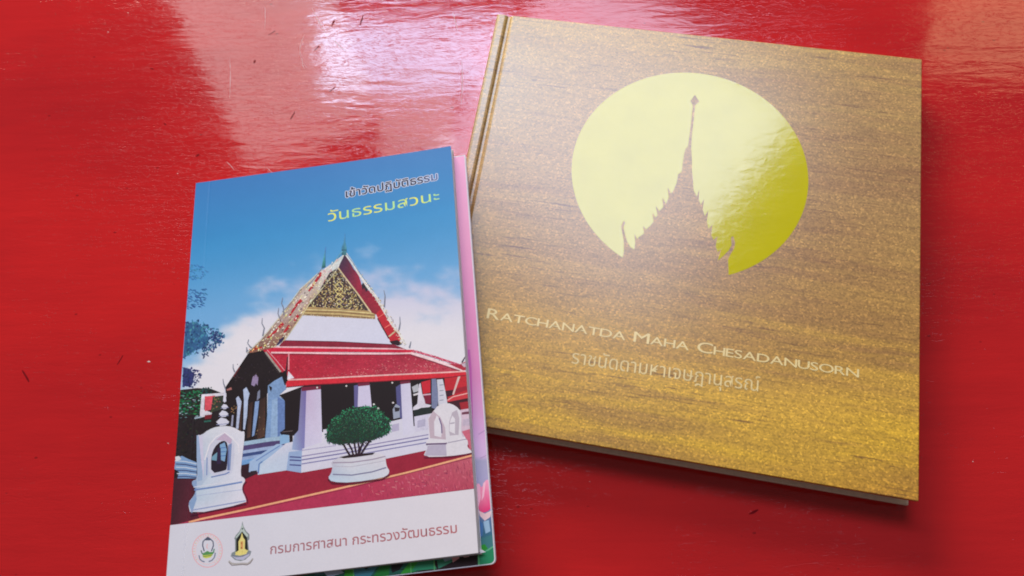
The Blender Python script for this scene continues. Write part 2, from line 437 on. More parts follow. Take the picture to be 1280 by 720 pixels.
# left edge direction from the table-level pixels of the blue cover
e0 = hit(207, 737, p0=(0, 0, 0.004)); e3 = hit(245, 229, p0=(0, 0, 0.004))
vdir = e3-e0; vdir /= np.linalg.norm(vdir); udir = np.array([vdir[1], -vdir[0], 0])
uc = np.dot(HB[0]-e0, udir)         # distance of the hardcover's corner from the spine edge
UL = 0.0075
tanT = T/(uc-UL); tau = math.atan(tanT)
zl = (TH1+TH2)/math.cos(tau)-UL*tanT
nrm = np.array([-udir[0]*math.sin(tau), -udir[1]*math.sin(tau), math.cos(tau)])
E0 = hit(207, 737, nrm, (e0[0], e0[1], zl)); E3 = hit(245, 229, nrm, (e0[0], e0[1], zl))
vax = E3-E0; vax /= np.linalg.norm(vax); uax = np.cross(vax, nrm)
def frame(o): return Matrix(((uax[0], vax[0], nrm[0], o[0]), (uax[1], vax[1], nrm[1], o[1]), (uax[2], vax[2], nrm[2], o[2]), (0, 0, 0, 1)))

BM = frame(E0-nrm*TH1); BMI = BM.inverted()
BP = Plane(BMI, nrm, E0)
LP_ = Plane(None, nrm, E0-nrm*TH1)
L0w = hit(619, 705, nrm, E0-nrm*TH1)-uax*0.1485
LM = frame(L0w-nrm*TH2); LMI = LM.inverted(); LP_.MI = LMI

K_ALB = 1.12
BEND_X = [0.0, 0.0076, 0.0084, 0.0092, 0.095, 0.105, 0.114, 0.122, 0.130, 0.137, 0.143, 0.149, 0.156]
BEND_Z = [0.0013*((x-0.095)/0.053)**2 if x > 0.095 else (-0.00010 if x == 0.0084 else 0.0) for x in BEND_X]
def bend_z(x):
    """the card cover: a crease by the spine and a free edge that lifts a little"""
    return float(np.interp(x, BEND_X, BEND_Z))
def cut(poly, xc, keep_right):
    out = []
    for j in range(len(poly)):
        (p, c), (q, d) = poly[j-1], poly[j]; i1 = (p[0] >= xc) == keep_right; i2 = (q[0] >= xc) == keep_right
        if i1 != i2:
            t = (xc-p[0])/(q[0]-p[0]); out.append(((xc, p[1]+t*(q[1]-p[1])), tuple(c[k]+t*(d[k]-c[k]) for k in range(3))))
        if i2: out.append((q, d))
    return out
def strips(poly, on):
    if not on: return [poly]
    x0 = min(p[0][0] for p in poly); x1 = max(p[0][0] for p in poly); res = []; cur = poly
    for xc in BEND_X:
        if x0 < xc < x1:
            l = cut(cur, xc, False); cur = cut(cur, xc, True)
            if len(l) > 2: res.append(l)
            if len(cur) < 3: return res
    if len(cur) > 2: res.append(cur)
    return res

class Print:
    """flat print: coloured shapes laid over each other in hair-thin layers on one cover"""
    def __init__(self, plane, z0, clip): self.pl, self.z, self.clip = plane, z0, clip; self.V, self.F, self.C = [], [], []; self.tex = 0.0; self.bend = None; self.dz = 4.5e-7
    def layer(self): self.z += self.dz
    def _clip(self, pts, cols):
        out = [(p, c) for p, c in zip(pts, cols)]; q = self.clip; n = len(q)
        for i in range(n):
            a, b = q[i], q[(i+1) % n]; src, out = out, []
            ins = lambda p: (b[0]-a[0])*(p[1]-a[1])-(b[1]-a[1])*(p[0]-a[0]) >= 0
            for j in range(len(src)):
                (p, c), (p2, c2) = src[j-1], src[j]; i1, i2 = ins(p), ins(p2)
                if i1 != i2:
                    den = (b[0]-a[0])*(p2[1]-p[1])-(b[1]-a[1])*(p2[0]-p[0])
                    t = ((b[1]-a[1])*(p[0]-a[0])-(b[0]-a[0])*(p[1]-a[1]))/den
                    out.append(((p[0]+t*(p2[0]-p[0]), p[1]+t*(p2[1]-p[1])), tuple(c[k]+t*(c2[k]-c[k]) for k in range(3))))
                if i2: out.append((p2, c2))
            if not out: return [], []
        return [o[0] for o in out], [o[1] for o in out]
    def poly(self, pts, c, new=True):
        if new: self.layer()
        cols = c if isinstance(c[0], (tuple, list)) else [c]*len(pts)
        pts, cols = self._clip(pts, cols)
        if len(pts) < 3: return
        L = [(self.pl.loc(*p), c) for p, c in zip(pts, cols)]
        L = [((q.x, q.y), c) for q, c in L]
        for piece in strips(L, self.bend):
            b = len(self.V); n = len(piece)
            for (x, y), cc in piece: self.V.append((x, y, self.z+(bend_z(x) if self.bend else 0.0))); self.C.append((*alb(cc), self.tex))
            ar = sum(self.V[b+i][0]*self.V[b+(i+1) % n][1]-self.V[b+(i+1) % n][0]*self.V[b+i][1] for i in range(n))
            idx = tuple(range(b, b+n)); self.F.append(idx if ar > 0 else idx[::-1])      # keep the face turned up
    def grid(self, quad4, nx, ny, fn):
        self.layer(); row = []; (a, b1, c, d) = [np.array(q, float) for q in quad4]
        for j in range(ny+1):
            for i in range(nx+1):
                s, t = i/nx, j/ny; p = (1-s)*(1-t)*a+s*(1-t)*b1+s*t*c+(1-s)*t*d
                q = self.pl.loc(*p); row.append((((q.x, q.y)), fn(*p)))
        for j in range(ny):
            for i in range(nx):
                k = j*(nx+1)+i
                for piece in strips([row[k], row[k+nx+1], row[k+nx+2], row[k+1]], self.bend):
                    b = len(self.V)
                    for (x, y), cc in piece: self.V.append((x, y, self.z+(bend_z(x) if self.bend else 0.0))); self.C.append((*alb(cc), self.tex))
                    self.F.append(tuple(range(b, b+len(piece))))
    def line(self, pts, w, c, new=True, w1=None):
        """a stroke of width w (px), tapering to w1"""
        if new: self.layer()
        n = len(pts); Lp, Rp = [], []
        for i, p in enumerate(pts):
            a = pts[max(0, i-1)]; b = pts[min(n-1, i+1)]; dx, dy = b[0]-a[0], b[1]-a[1]; l = math.hypot(dx, dy) or 1
            ww = (w if w1 is None else w+(w1-w)*i/(n-1))/2
            Lp.append((p[0]-dy/l*ww, p[1]+dx/l*ww)); Rp.append((p[0]+dy/l*ww, p[1]-dx/l*ww))
        for i in range(n-1): self.poly([Lp[i], Lp[i+1], Rp[i+1], Rp[i]], c, False)
    def leaf(self, x, y, l, w, a, c):
        ca, sa = math.cos(a), math.sin(a); pts = []
        for (s, t) in ((-1, 0), (-0.3, -1), (0.5, -0.7), (1, 0), (0.4, 0.8), (-0.4, 0.9)):
            pts.append((x+ca*s*l/2-sa*t*w/2, y+sa*s*l/2+ca*t*w/2))
        self.poly(pts, c, False)
    def scatter(self, region, n, colours, l=(1.5, 3), w=(0.8, 1.6), ang=(0, 6.28), dens=None):
        self.layer(); z0 = self.z
        xs = [p[0] for p in region]; ys = [p[1] for p in region]; k = 0; tries = 0
        while k < n and tries < n*40:
            tries += 1; x, y = random.uniform(min(xs), max(xs)), random.uniform(min(ys), max(ys))
            if not inside(region, x, y): continue
            if dens and random.random() > dens(x, y): continue
            cc = colours(x, y) if callable(colours) else random.choice(colours)
            self.z = z0+random.random()*9e-7; cc = tuple(max(0, min(255, q+random.uniform(-9, 9))) for q in cc)
            self.leaf(x, y, random.uniform(*l), random.uniform(*w), random.uniform(*ang), cc); k += 1
        self.z = z0+1e-6
    def build(self, name, mat, parent): return mesh_obj(name, self.V, self.F, mat, parent, colours=self.C)

def rounded(pts, cols=None, it=1):
    cols = cols if cols and isinstance(cols[0], (tuple, list)) else [cols]*len(pts)
    for _ in range(it):
        p2, c2 = [], []
        for i in range(len(pts)):
            a, b = pts[i], pts[(i+1) % len(pts)]; ca, cb = cols[i], cols[(i+1) % len(pts)]
            for t in (0.25, 0.75):
                p2.append((a[0]+t*(b[0]-a[0]), a[1]+t*(b[1]-a[1]))); c2.append(tuple(ca[k]+t*(cb[k]-ca[k]) for k in range(3)))
        pts, cols = p2, c2
    return pts, cols
def inside(poly, x, y):
    r = False; j = len(poly)-1
    for i in range(len(poly)):
        xi, yi = poly[i]; xj, yj = poly[j]
        if (yi > y) != (yj > y) and x < (xj-xi)*(y-yi)/(yj-yi)+xi: r = not r
        j = i
    return r
def mix3(a, b, t): t = max(0, min(1, t)); return tuple(a[k]+(b[k]-a[k])*t for k in range(3))
def sst(a, b, x): t = max(0, min(1, (x-a)/(b-a))); return t*t*(3-2*t)
def interp(x, xs, ys): return float(np.interp(x, xs, ys))

def sheet_from_px(name, corners, plane, z0, z1, mat, parent, round_px=0, which=()):
    """a card sheet with the outline of the given pixels; corners listed in `which` are rounded"""
    pts = []; n = len(corners)
    for i, c in enumerate(corners):
        if i in which:
            a, b = corners[i-1], corners[(i+1) % n]
            da = np.array(a)-c; da = da/np.linalg.norm(da)*round_px; db = np.array(b)-c; db = db/np.linalg.norm(db)*round_px
            for k in range(7):
                t = k/6; pts.append(tuple((1-t)**2*(np.array(c)+da)+2*t*(1-t)*np.array(c)+t*t*(np.array(c)+db)))
        else: pts.append(c)
    P = [plane.loc(*p) for p in pts]; n = len(P)
    vs_ = [(p.x, p.y, z1) for p in P]+[(p.x, p.y, z0) for p in P]
    fs = [tuple(range(n)), tuple(range(2*n-1, n-1, -1))]+[(i, n+i, n+(i+1) % n, (i+1) % n) for i in range(n)]
    # outward facing whichever way the pixels run
    ar = sum(P[i].x*P[(i+1) % n].y-P[(i+1) % n].x*P[i].y for i in range(n))
    if ar < 0: fs = [t[::-1] for t in fs]
    return mesh_obj(name, vs_, fs, mat, parent), [(p[0], p[1]) for p in pts]

# --- lotus booklet underneath
lot = empty("lotus_booklet", LM, "pink lotus booklet with rounded corner lying under the blue temple booklet", "booklet")
LQ = [(619.5, 704.8), (581.5, 193.5), (262, 240), (224, 752)]
sheet_from_px("back_cover", LQ, LP_, 0.0, 0.0003, M_EDGE, lot, 7, (0,))
sheet_from_px("pages", [(618.3, 703.6), (580.8, 194.5), (262.5, 241), (225, 750.5)], LP_, 0.0003, TH2-0.00035, M_PAPER, lot, 7, (0,))
lfront, lout = sheet_from_px("front_cover", LQ, LP_, TH2-0.00035, TH2-0.0001, M_EDGE, lot, 7, (0,))
inset = 1.3
lcx = sum(p[0] for p in LQ)/4; lcy = sum(p[1] for p in LQ)/4
clipL = [(p[0]+(inset if p[0] < lcx else -inset), p[1]+(inset if p[1] < lcy else -inset*0.8)) for p in lout]
if sum(clipL[i][0]*clipL[(i+1) % len(clipL)][1]-clipL[(i+1) % len(clipL)][0]*clipL[i][1] for i in range(len(clipL))) < 0: clipL = clipL[::-1]
lp = Print(LP_, TH2-0.00009, clipL)
def lotus_base(x, y):
    ys = [190, 300, 420, 470, 540, 556, 572, 576, 604, 640, 665, 690, 760]
    cs = [(230, 160, 204), (222, 150, 194), (214, 134, 186), (208, 130, 184), (206, 160, 212), (208, 172, 220), (204, 174, 220), (166, 160, 198), (168, 160, 204), (110, 120, 170), (62, 104, 138), (44, 112, 100), (30, 66, 52)]
    return tuple(interp(y, ys, [c[k] for c in cs]) for k in range(3))
gx = [(222, 185), (628, 185), (628, 760), (222, 760)]
# the gradient is drawn in cells cut to the rounded outline
for j in range(96):
    y0, y1 = 186+j*6, 192+j*6; lp.poly([(222, y0), (628, y0), (628, y1), (222, y1)], [lotus_base(0, y0)]*2+[lotus_base(0, y1)]*2, False)
lp.line([(585, 437), (588, 460), (591, 540)], 5, (196, 96, 176), w1=1)  # darker magenta strip: shade beside the blue cover's edge, put into the colour
lp.line([(598, 543), (606, 538)], 1.2, (176, 140, 190)); lp.line([(600, 573), (608, 569)], 1.0, (176, 146, 192))
lp.poly(*rounded([(592, 612), (598, 602), (602, 611), (605, 602), (611, 598), (614, 618), (615, 636), (604, 642), (597, 636)], [(240, 150, 190), (244, 176, 206), (238, 130, 176), (240, 150, 190), (244, 170, 204), (232, 90, 146), (222, 60, 124), (220, 56, 118), (228, 90, 140)], 2))
lp.poly([(594, 610), (599, 605), (601, 622), (598, 634)], (240, 176, 206)); lp.poly([(604, 604), (607, 602), (605, 620), (602, 626)], (244, 186, 212))
lp.poly([(598, 638), (606, 642), (614, 638), (613, 646), (606, 651), (600, 645)], (224, 190, 202))
lp.poly([(604, 652), (611, 650), (613, 664), (607, 667)], (150, 180, 214)); lp.poly([(599, 650), (604, 655), (603, 670), (597, 672)], (70, 112, 170))
lp.poly([(597, 674), (604, 672), (617, 668), (618, 684), (606, 688), (598, 686)], (64, 118, 128))
lp.poly([(600, 682), (606, 680), (610, 686), (602, 690)], (44, 140, 50)); lp.line([(598, 706), (606, 690), (617, 683)], 2, (92, 170, 130))
lp.poly([(597, 690), (606, 690), (617, 686), (618, 704), (598, 707)], (40, 130, 92))
lp.poly([(500, 712), (597, 688), (597, 710), (540, 716)], (44, 28, 32))
for (pts, c) in (([(225, 742), (360, 715), (360, 730), (230, 750)], (36, 92, 62)), ([(360, 716), (392, 710), (394, 716), (362, 722)], (150, 40, 58)), ([(392, 709), (420, 706), (418, 716), (394, 720)], (70, 110, 124)),
                 ([(404, 714), (420, 708), (430, 716), (410, 722)], (176, 190, 222)), ([(432, 708), (440, 705), (442, 722), (430, 722)], (60, 150, 50)), ([(441, 708), (476, 702), (462, 722), (444, 722)], (64, 122, 140)),
                 ([(448, 706), (470, 702), (458, 712)], (30, 40, 44)), ([(466, 722), (478, 702), (488, 700), (486, 720)], (40, 120, 54)), ([(488, 701), (508, 698), (500, 712), (490, 716)], (36, 34, 38)),
                 ([(500, 718), (514, 700), (528, 700), (520, 714)], (56, 154, 54)), ([(514, 714), (526, 698), (540, 700), (546, 711)], (52, 138, 102)), ([(546, 700), (572, 692), (566, 702), (548, 711)], (58, 130, 104)),
                 ([(552, 696), (566, 692), (568, 698), (556, 702)], (140, 168, 190)), ([(564, 694), (574, 692), (574, 698), (566, 703)], (214, 150, 160)), ([(576, 693), (590, 690), (586, 696), (580, 697)], (196, 150, 160))):
    lp.poly(pts, c)
for x in (440.5, 512.5, 542, 598): lp.line([(x, 690), (x+1.5, 722)], 1.5, (96, 176, 110))
lp.build("lotus_picture", M_PRINT, lfront)

# --- blue temple booklet on top
blu = empty("temple_booklet", BM, "blue booklet with red-roofed Thai temple picture and white bottom band", "booklet")
BQ = [(598.6, 691.2), (564.2, 184), (245, 229), (207, 737)]
sheet_from_px("back_cover", [(600.5, 692.5), (565.2, 185.2), (245.5, 230), (208, 737)], BP, 0.0, 0.0003, M_EDGE, blu)
sheet_from_px("pages", [(599.6, 690.0), (565.0, 186), (246, 230.5), (208.5, 735.5)], BP, 0.0003, TH1-0.00048, M_PAPER, blu)
# one loose leaf sticks out at the lower corner
sheet_from_px("loose_leaf", [(606.5, 689.8), (599.5, 685.5), (580, 660), (560, 693.5), (598, 691.8)], BP, TH1-0.00125, TH1-0.00105, M_EDGE, blu)
cq = [BP.loc(*p) for p in ((207, 737), (598.6, 691.2), (564.2, 184), (245, 229))]
cv, cf = [], []; xs_ = [x/0.1485 for x in BEND_X if x < 0.1485]+[1.0]
for t in xs_:
    for e in (0, 1):
        p = (cq[0] if e == 0 else cq[3]).lerp(cq[1] if e == 0 else cq[2], t)
        for dz_ in (-0.00014, -0.00032): cv.append((p.x, p.y, TH1+dz_+bend_z(p.x)))
for i in range(len(xs_)-1):
    k = 4*i; cf += [(k, k+4, k+6, k+2), (k+1, k+3, k+7, k+5), (k, k+1, k+5, k+4), (k+2, k+6, k+7, k+3)]
k = 4*(len(xs_)-1); cf += [(0, 2, 3, 1), (k, k+1, k+3, k+2)]
bfront = mesh_obj("front_cover", cv, cf, M_EDGE, blu)
clipB = [(244.9, 228.9), (564.2, 183.9), (598.7, 691.3), (206.9, 737.1)]
pr = Print(BP, TH1, clipB); pr.bend = True

def sky(x, y):
    s = (y-229+(x-245)*0.14)
    blue = mix3((54, 116, 184), (56, 136, 198), s/80.0)
    blue = mix3(blue, (112, 164, 216), sst(60, 190, s))
    yb = interp(x, [225, 250, 300, 345, 400, 470, 520, 580], [462, 446, 402, 370, 352, 350, 354, 362])
    wob = 34*mnoise.fractal((x/48.0, y/26.0, 3.3), 0.9, 2.0, 4)
    cl = mix3((190, 190, 222), (218, 213, 227), sst(345, 425, y))
    return mix3(blue, cl, sst(-30, 34, y-yb+wob))
pr.grid([(244.9, 228.9), (564.2, 183.9), (598.7, 691.3), (206.9, 737.1)], 110, 170, sky)

WHT = (206, 202, 224); DRK = (34, 25, 29); RED = (172, 36, 60); MAR = (148, 36, 58); BLU = (122, 150, 196)
pr.tex = 1.0
# far tree at the left edge
pr.scatter([(234, 331), (252, 331), (263, 337), (250, 349), (234, 350)], 70, [(52, 108, 166), (62, 120, 176)], (2, 5), (0.8, 1.6), (-0.3, 0.9))
pr.scatter([(232, 364), (246, 360), (263, 362), (258, 370), (256, 384), (232, 386)], 90, [(48, 92, 152), (56, 104, 160), (40, 76, 140)], (2.5, 6), (0.9, 1.8), (-0.2, 0.7))
tr_c = [(44, 82, 130), (52, 98, 142), (62, 116, 150), (36, 60, 112), (74, 130, 160)]
pr.poly([(232, 404), (246, 402), (256, 412), (262, 424), (256, 434), (244, 438), (229, 448)], (50, 92, 138))
pr.scatter([(232, 402), (250, 400), (262, 408), (274, 412), (281, 420), (279, 430), (262, 438), (252, 442), (240, 442), (229, 450)], 260, tr_c, (2.2, 5.0), (1.3, 2.6))
pr.scatter([(262, 410), (280, 420), (268, 440), (252, 450), (250, 440)], 70, [(38, 52, 104), (48, 70, 120)], (2.2, 4.6), (1.4, 2.6))
pr.poly([(229, 460), (238, 461), (243, 470), (240, 482), (228, 483)], (48, 54, 106))
pr.scatter([(229, 459), (248, 460), (252, 468), (249, 478), (242, 484), (228, 484)], 130, [(44, 52, 104), (52, 60, 112), (40, 44, 90)], (2, 4), (1.0, 2.2))
# dark garden below it
pr.poly([(216, 490), (228, 487), (246, 485), (264, 486), (284, 494), (286, 545), (250, 548), (246, 600), (206, 606)], (38, 30, 34))
pr.scatter([(225, 489), (252, 487), (250, 518), (223, 520)], 170, [(30, 92, 62), (38, 118, 80), (24, 62, 48), (44, 52, 46)], (2.5, 5), (1.2, 2.4), (-0.5, 0.3))
pr.scatter([(225, 486), (250, 488), (250, 522), (223, 524)], 26, [(160, 188, 196), (110, 150, 150)], (2, 5), (0.7, 1.3), (-0.4, 0.1))
pr.scatter([(250, 485), (265, 484), (264, 492), (251, 494)], 36, [(40, 78, 84), (30, 60, 62)], (1.6, 3.2), (1, 2))
pr.scatter([(222, 520), (248, 520), (246, 566), (220, 566)], 60, [(48, 38, 40), (30, 24, 28), (42, 48, 44)], (2, 5), (1, 2))
# little red-roofed building
pr.poly([(252, 493), (283, 490.5), (283, 496), (256, 497), (255, 512), (265, 516), (264, 519), (250, 522), (250, 515)], (206, 200, 218))
pr.poly([(256, 495.5), (269, 494.5), (265, 512), (256, 514)], (206, 78, 94)); pr.poly([(266, 496), (281, 494), (276, 512), (263, 516)], (52, 56, 50))
pr.scatter([(266, 496), (278, 495), (274, 512), (264, 515)], 24, [(120, 112, 70), (70, 88, 60), (150, 90, 80)], (1.4, 3), (0.8, 1.6))
pr.poly([(256, 519), (265, 518), (264, 523), (256, 524)], (120, 34, 46)); pr.line([(243, 523), (252, 521)], 2, (150, 168, 190)); pr.line([(255, 527), (264, 526)], 2, (44, 92, 84))

pr.tex = 0.4
# ground of red pavers
pr.poly([(206, 600), (290, 585), (330, 585), (420, 575), (540, 556), (592, 556), (596, 614), (500, 624), (330, 645), (214, 658)], MAR)
pr.poly([(206, 600), (246, 592), (246, 640), (250, 650), (206, 658)], [(56, 30, 40), (84, 34, 50), (60, 30, 40), (110, 36, 56), (60, 34, 42)])
pr.poly([(245, 649), (300, 638), (420, 611), (510, 590), (592, 569), (595, 612), (330, 643), (214, 657)], (172, 52, 86))
pr.poly([(470, 600), (592, 571), (595, 612), (440, 630)], [(174, 56, 84), (186, 92, 112), (176, 70, 94), (178, 54, 88)])
reg = [(440, 610), (592, 574), (594, 610), (420, 629)]
pr.scatter(reg, 150, [(150, 50, 78), (206, 112, 130), (196, 96, 118), (140, 52, 80)], (3, 8), (0.5, 0.9), (1.1, 1.5), dens=lambda x, y: (x-420)/180.0)
pr.scatter([(480, 604), (560, 588), (560, 610), (470, 620)], 30, [(132, 44, 74), (210, 130, 140)], (3, 6), (0.6, 1.0), (-0.2, 0.3))
pr.line([(236, 653), (250, 649), (300, 638.5), (360, 625), (420, 611.5), (510, 590.5), (592, 569.5)], 2.4, (228, 166, 128), w1=2.2)
pr.line([(243, 653), (300, 641), (420, 614), (592, 572)], 0.8, (128, 40, 60))
pr.line([(214, 656.5), (330, 643.5), (594, 611.5)], 1.3, (110, 34, 60))

pr.tex = 0.7
# ---- the temple: left side in shadow
pr.poly([(280, 487), (310, 442), (330, 435), (345, 452), (358, 468), (357, 486), (340, 484), (334, 492), (334, 548), (306, 556), (284, 556), (283, 492)], DRK)
for q in (((299.5, 506), (303, 504), (301, 545), (297.5, 546)), ((311, 505), (316, 502), (313, 546), (308.5, 548)), ((325, 500), (332, 496), (331, 545), (321, 550))):
    pr.poly(list(q), [(52, 36, 36), (58, 40, 38), (86, 60, 50), (70, 50, 46)])
for pts, c in (([(316, 471), (320, 468), (323, 472), (322, 482), (320, 479), (318, 483), (314, 481)], (140, 122, 160)),
               ([(304, 487), (308, 484), (312, 492), (310, 500), (309, 519), (306, 537), (304, 537), (305, 500)], (170, 182, 216)),
               ([(295, 498), (298, 495), (302, 502), (300, 517), (298, 536), (295, 536), (297, 508)], (172, 180, 214)),
               ([(322, 490), (325, 487), (325, 497), (321, 501)], (120, 124, 150)), ([(319, 502), (324, 501), (322, 520), (318, 544), (315, 546), (317, 522)], (124, 148, 196)),
               ([(290, 519), (292, 519), (291, 533), (288.5, 533)], (150, 150, 180))): pr.poly(pts, c)
pr.scatter([(288, 506), (296, 506), (294, 520), (288, 522)], 14, [(120, 88, 60), (170, 130, 90)], (1.2, 2.6), (0.6, 1.2))
pr.scatter([(324, 515), (334, 513), (332, 545), (318, 552)], 30, [(92, 60, 48), (70, 44, 42), (130, 100, 80)], (1.5, 4), (0.5, 1.0), (1.2, 1.8))
pr.scatter([(290, 455), (345, 455), (350, 478), (288, 482)], 26, [(58, 44, 50), (48, 34, 44), (84, 60, 66)], (1.2, 3.2), (0.6, 1.2))
pr.poly([(335, 482), (343, 476), (354, 470), (358, 486), (350, 493), (350, 496), (357, 501), (356, 537), (350, 545), (348, 556), (333, 558), (331, 552), (334, 520)], BLU)
pr.poly([(340, 500), (347, 498), (347, 552), (338, 555)], (140, 166, 206)); pr.poly([(347, 496), (356, 501), (356, 536), (347, 548)], (98, 122, 178))
pr.poly([(336, 482), (340, 484), (340, 486), (338.5, 490)], DRK)
# plinth in shadow, banded
for k, (c, h) in enumerate((((152, 176, 204), 5), ((78, 66, 112), 6), ((150, 166, 206), 4), ((58, 72, 124), 4), ((140, 160, 204), 4), ((110, 152, 206), 6))):
    y = 551+sum((5, 6, 4, 4, 4, 6)[:k])
    pr.poly([(302, y+1.5), (336, y-4), (356, y-6), (356, y+h-5), (336, y+h-3.5), (302, y+h+1.6)], c)
pr.poly([(300, 582), (313, 579), (312, 590), (322, 592), (304, 600), (298, 600)], (52, 30, 40))
pr.tex = 0.15
# staircase
pr.poly([(311, 590), (312, 577), (346, 555), (352, 555), (352, 562), (325, 578), (322, 590)], (156, 178, 216))
pr.line([(320, 576), (350, 557)], 1.2, (104, 130, 188)); pr.poly([(313, 589), (321, 588), (322, 593), (314, 592)], (52, 36, 46))
pr.poly([(350, 543), (361, 542), (362, 553), (350, 556)], (136, 172, 214)); pr.poly([(361.5, 542), (366, 540), (366, 552), (362, 553)], DRK)
pr.poly([(322, 593.5), (324, 580), (340, 569), (358, 554), (367, 552), (378, 556), (378, 590), (358, 588)], [(186, 200, 224), (176, 196, 224), (196, 200, 224), (204, 202, 224), (206, 202, 224), (190, 194, 222), (160, 184, 218), (186, 196, 222)])
pr.line([(323, 592), (324, 580), (328, 577)], 1.6, (88, 120, 180))

pr.tex = 0.12
# porch: dark depth, columns, plinth
pr.poly([(349, 494), (378, 483), (400, 478), (490, 472), (560, 467), (562, 504), (540, 524), (517, 540), (500, 530), (470, 530), (440, 540), (402, 540), (372, 545), (352, 543), (350, 541), (356, 536), (356, 501)], DRK)
pr.poly([(350, 540), (358, 538), (358, 541), (352, 544)], (30, 24, 34)); pr.line([(353, 540), (366, 538.5)], 1, (96, 84, 88))
pr.poly([(376.5, 486), (383.5, 485), (381, 564), (365, 562), (367, 545), (373, 538)], [(122, 112, 160), (112, 96, 160), (126, 124, 184), (150, 168, 208), (150, 164, 206), (132, 130, 176)])
pr.poly([(383, 487), (401, 485), (402.5, 540), (404, 562), (380.5, 564)], [(190, 170, 206), (196, 186, 218), (204, 196, 226), (206, 200, 228), (200, 194, 226)])
pr.poly([(377, 484), (401, 482), (401, 486.5), (377, 489)], (110, 36, 60))
pr.poly([(376, 591), (378, 561), (404, 552), (404, 537), (411, 536), (413, 546), (440, 556), (470, 545), (488, 527), (503, 523.5), (518, 533), (537, 520), (541, 540), (536, 554), (534, 563), (455, 579), (416, 584)], WHT)
pr.poly([(361, 565), (377.5, 563), (376.5, 591), (358, 588)], (146, 166, 208))
for yy in (571, 575, 581): pr.line([(362, yy), (376.5, yy+0.8)], 1.6, (72, 74, 134))
for y0, w, c in ((570.5, 1.3, (134, 124, 170)), (575.0, 1.5, (112, 106, 160)), (580.0, 1.4, (124, 120, 170))):
    pr.line([(377, y0), (430, y0-8.5), (480, y0-17.5), (536, y0-27)], w, c)
pr.line([(377, 563), (420, 557)], 1.0, (160, 152, 190))
pr.poly([(442.5, 482), (448, 481), (447, 512), (443, 512)], (98, 92, 146)); pr.poly([(448, 481.5), (462, 480), (465, 512), (447, 514)], (200, 192, 224)); pr.poly([(447, 479), (462, 478), (462, 481.5), (448, 483)], (110, 36, 60))
pr.poly([(495, 484), (501, 480), (503, 524), (497, 520)], (84, 82, 134)); pr.poly([(501, 479.5), (513, 478), (518, 542), (504, 545)], [(196, 190, 222), (204, 198, 226), (208, 204, 228), (204, 200, 226)]); pr.poly([(500, 477), (513, 476), (513, 479), (501, 480.5)], (110, 36, 60))
pr.poly([(503, 523.5), (504, 536), (487, 538), (488, 528)], (206, 202, 224)); pr.poly([(490, 531), (499, 529), (499, 538), (490, 540)], (176, 168, 200))
pr.poly([(491, 512), (495, 505), (500, 508), (500, 522), (492, 524)], (150, 156, 180)); pr.poly([(493, 509), (500, 510), (499, 514), (494, 515)], (46, 40, 48)); pr.leaf(491.5, 503.5, 3, 2.4, 0, (214, 206, 214))
for x, y in ((396.5, 484.5), (433, 482.5), (490.5, 478.5)): pr.leaf(x, y, 2.4, 2.4, 0, (216, 210, 214))
pr.tex = 0.4
# between the right-hand columns
pr.poly([(527, 478), (538.5, 475), (538.5, 491), (529, 493)], (190, 38, 54)); pr.poly([(530, 494), (539, 492), (539, 505), (531, 505)], (120, 34, 58)); pr.line([(529, 494), (539, 493)], 1.6, (208, 170, 190))
pr.poly([(515, 484), (523, 480), (524, 489), (517, 491)], (176, 176, 190)); pr.line([(517, 494), (524, 492)], 2.2, (210, 204, 216))
pr.poly([(524, 481), (526, 479), (528, 492), (531, 500), (532, 505), (540, 507), (536, 510), (516, 513), (517, 509), (522, 505)], (208, 202, 222))
pr.poly([(517, 514), (527, 510), (540, 509), (540, 517), (519, 521)], (38, 44, 44)); pr.poly([(518, 521), (540, 517), (541, 536), (519, 540)], (200, 194, 220)); pr.poly([(522, 526), (532, 524), (532, 533), (522, 535)], (172, 166, 196))
pr.poly([(540, 474), (545.5, 473.5), (549, 500), (546, 512), (540, 510)], (116, 122, 158))
pr.poly([(556, 470), (586, 466), (588, 498), (562, 502), (557, 490)], (186, 40, 52)); pr.poly([(557, 490), (588, 482), (588, 487), (559, 497)], (150, 34, 50))
pr.poly([(557, 489), (567, 488), (566, 495), (559, 497)], (62, 30, 44)); pr.line([(575.5, 469), (571, 482), (567, 494)], 3, (206, 178, 178), w1=2)
pr.poly([(559, 500), (566, 496), (588, 491), (588, 498), (567, 503), (560, 503)], (196, 56, 66)); pr.line([(560, 501), (567, 496.5), (587, 492)], 1.2, (226, 170, 170))
pr.poly([(560, 503), (588, 498), (589, 513), (578, 517), (564, 510)], (66, 30, 40)); pr.poly([(575, 504), (589, 502), (589, 512), (577, 513)], (160, 40, 52))
pr.poly([(576, 513), (590, 511), (592, 545), (578, 546)], (202, 178, 200)); pr.poly([(578, 516), (590, 514.5), (590, 518), (578, 519)], (110, 60, 80)); pr.poly([(579, 525), (590, 523), (591, 532), (579, 533)], (184, 168, 192))
pr.poly([(578, 540), (591, 536), (593, 566), (588, 562), (584, 550)], (196, 100, 124))

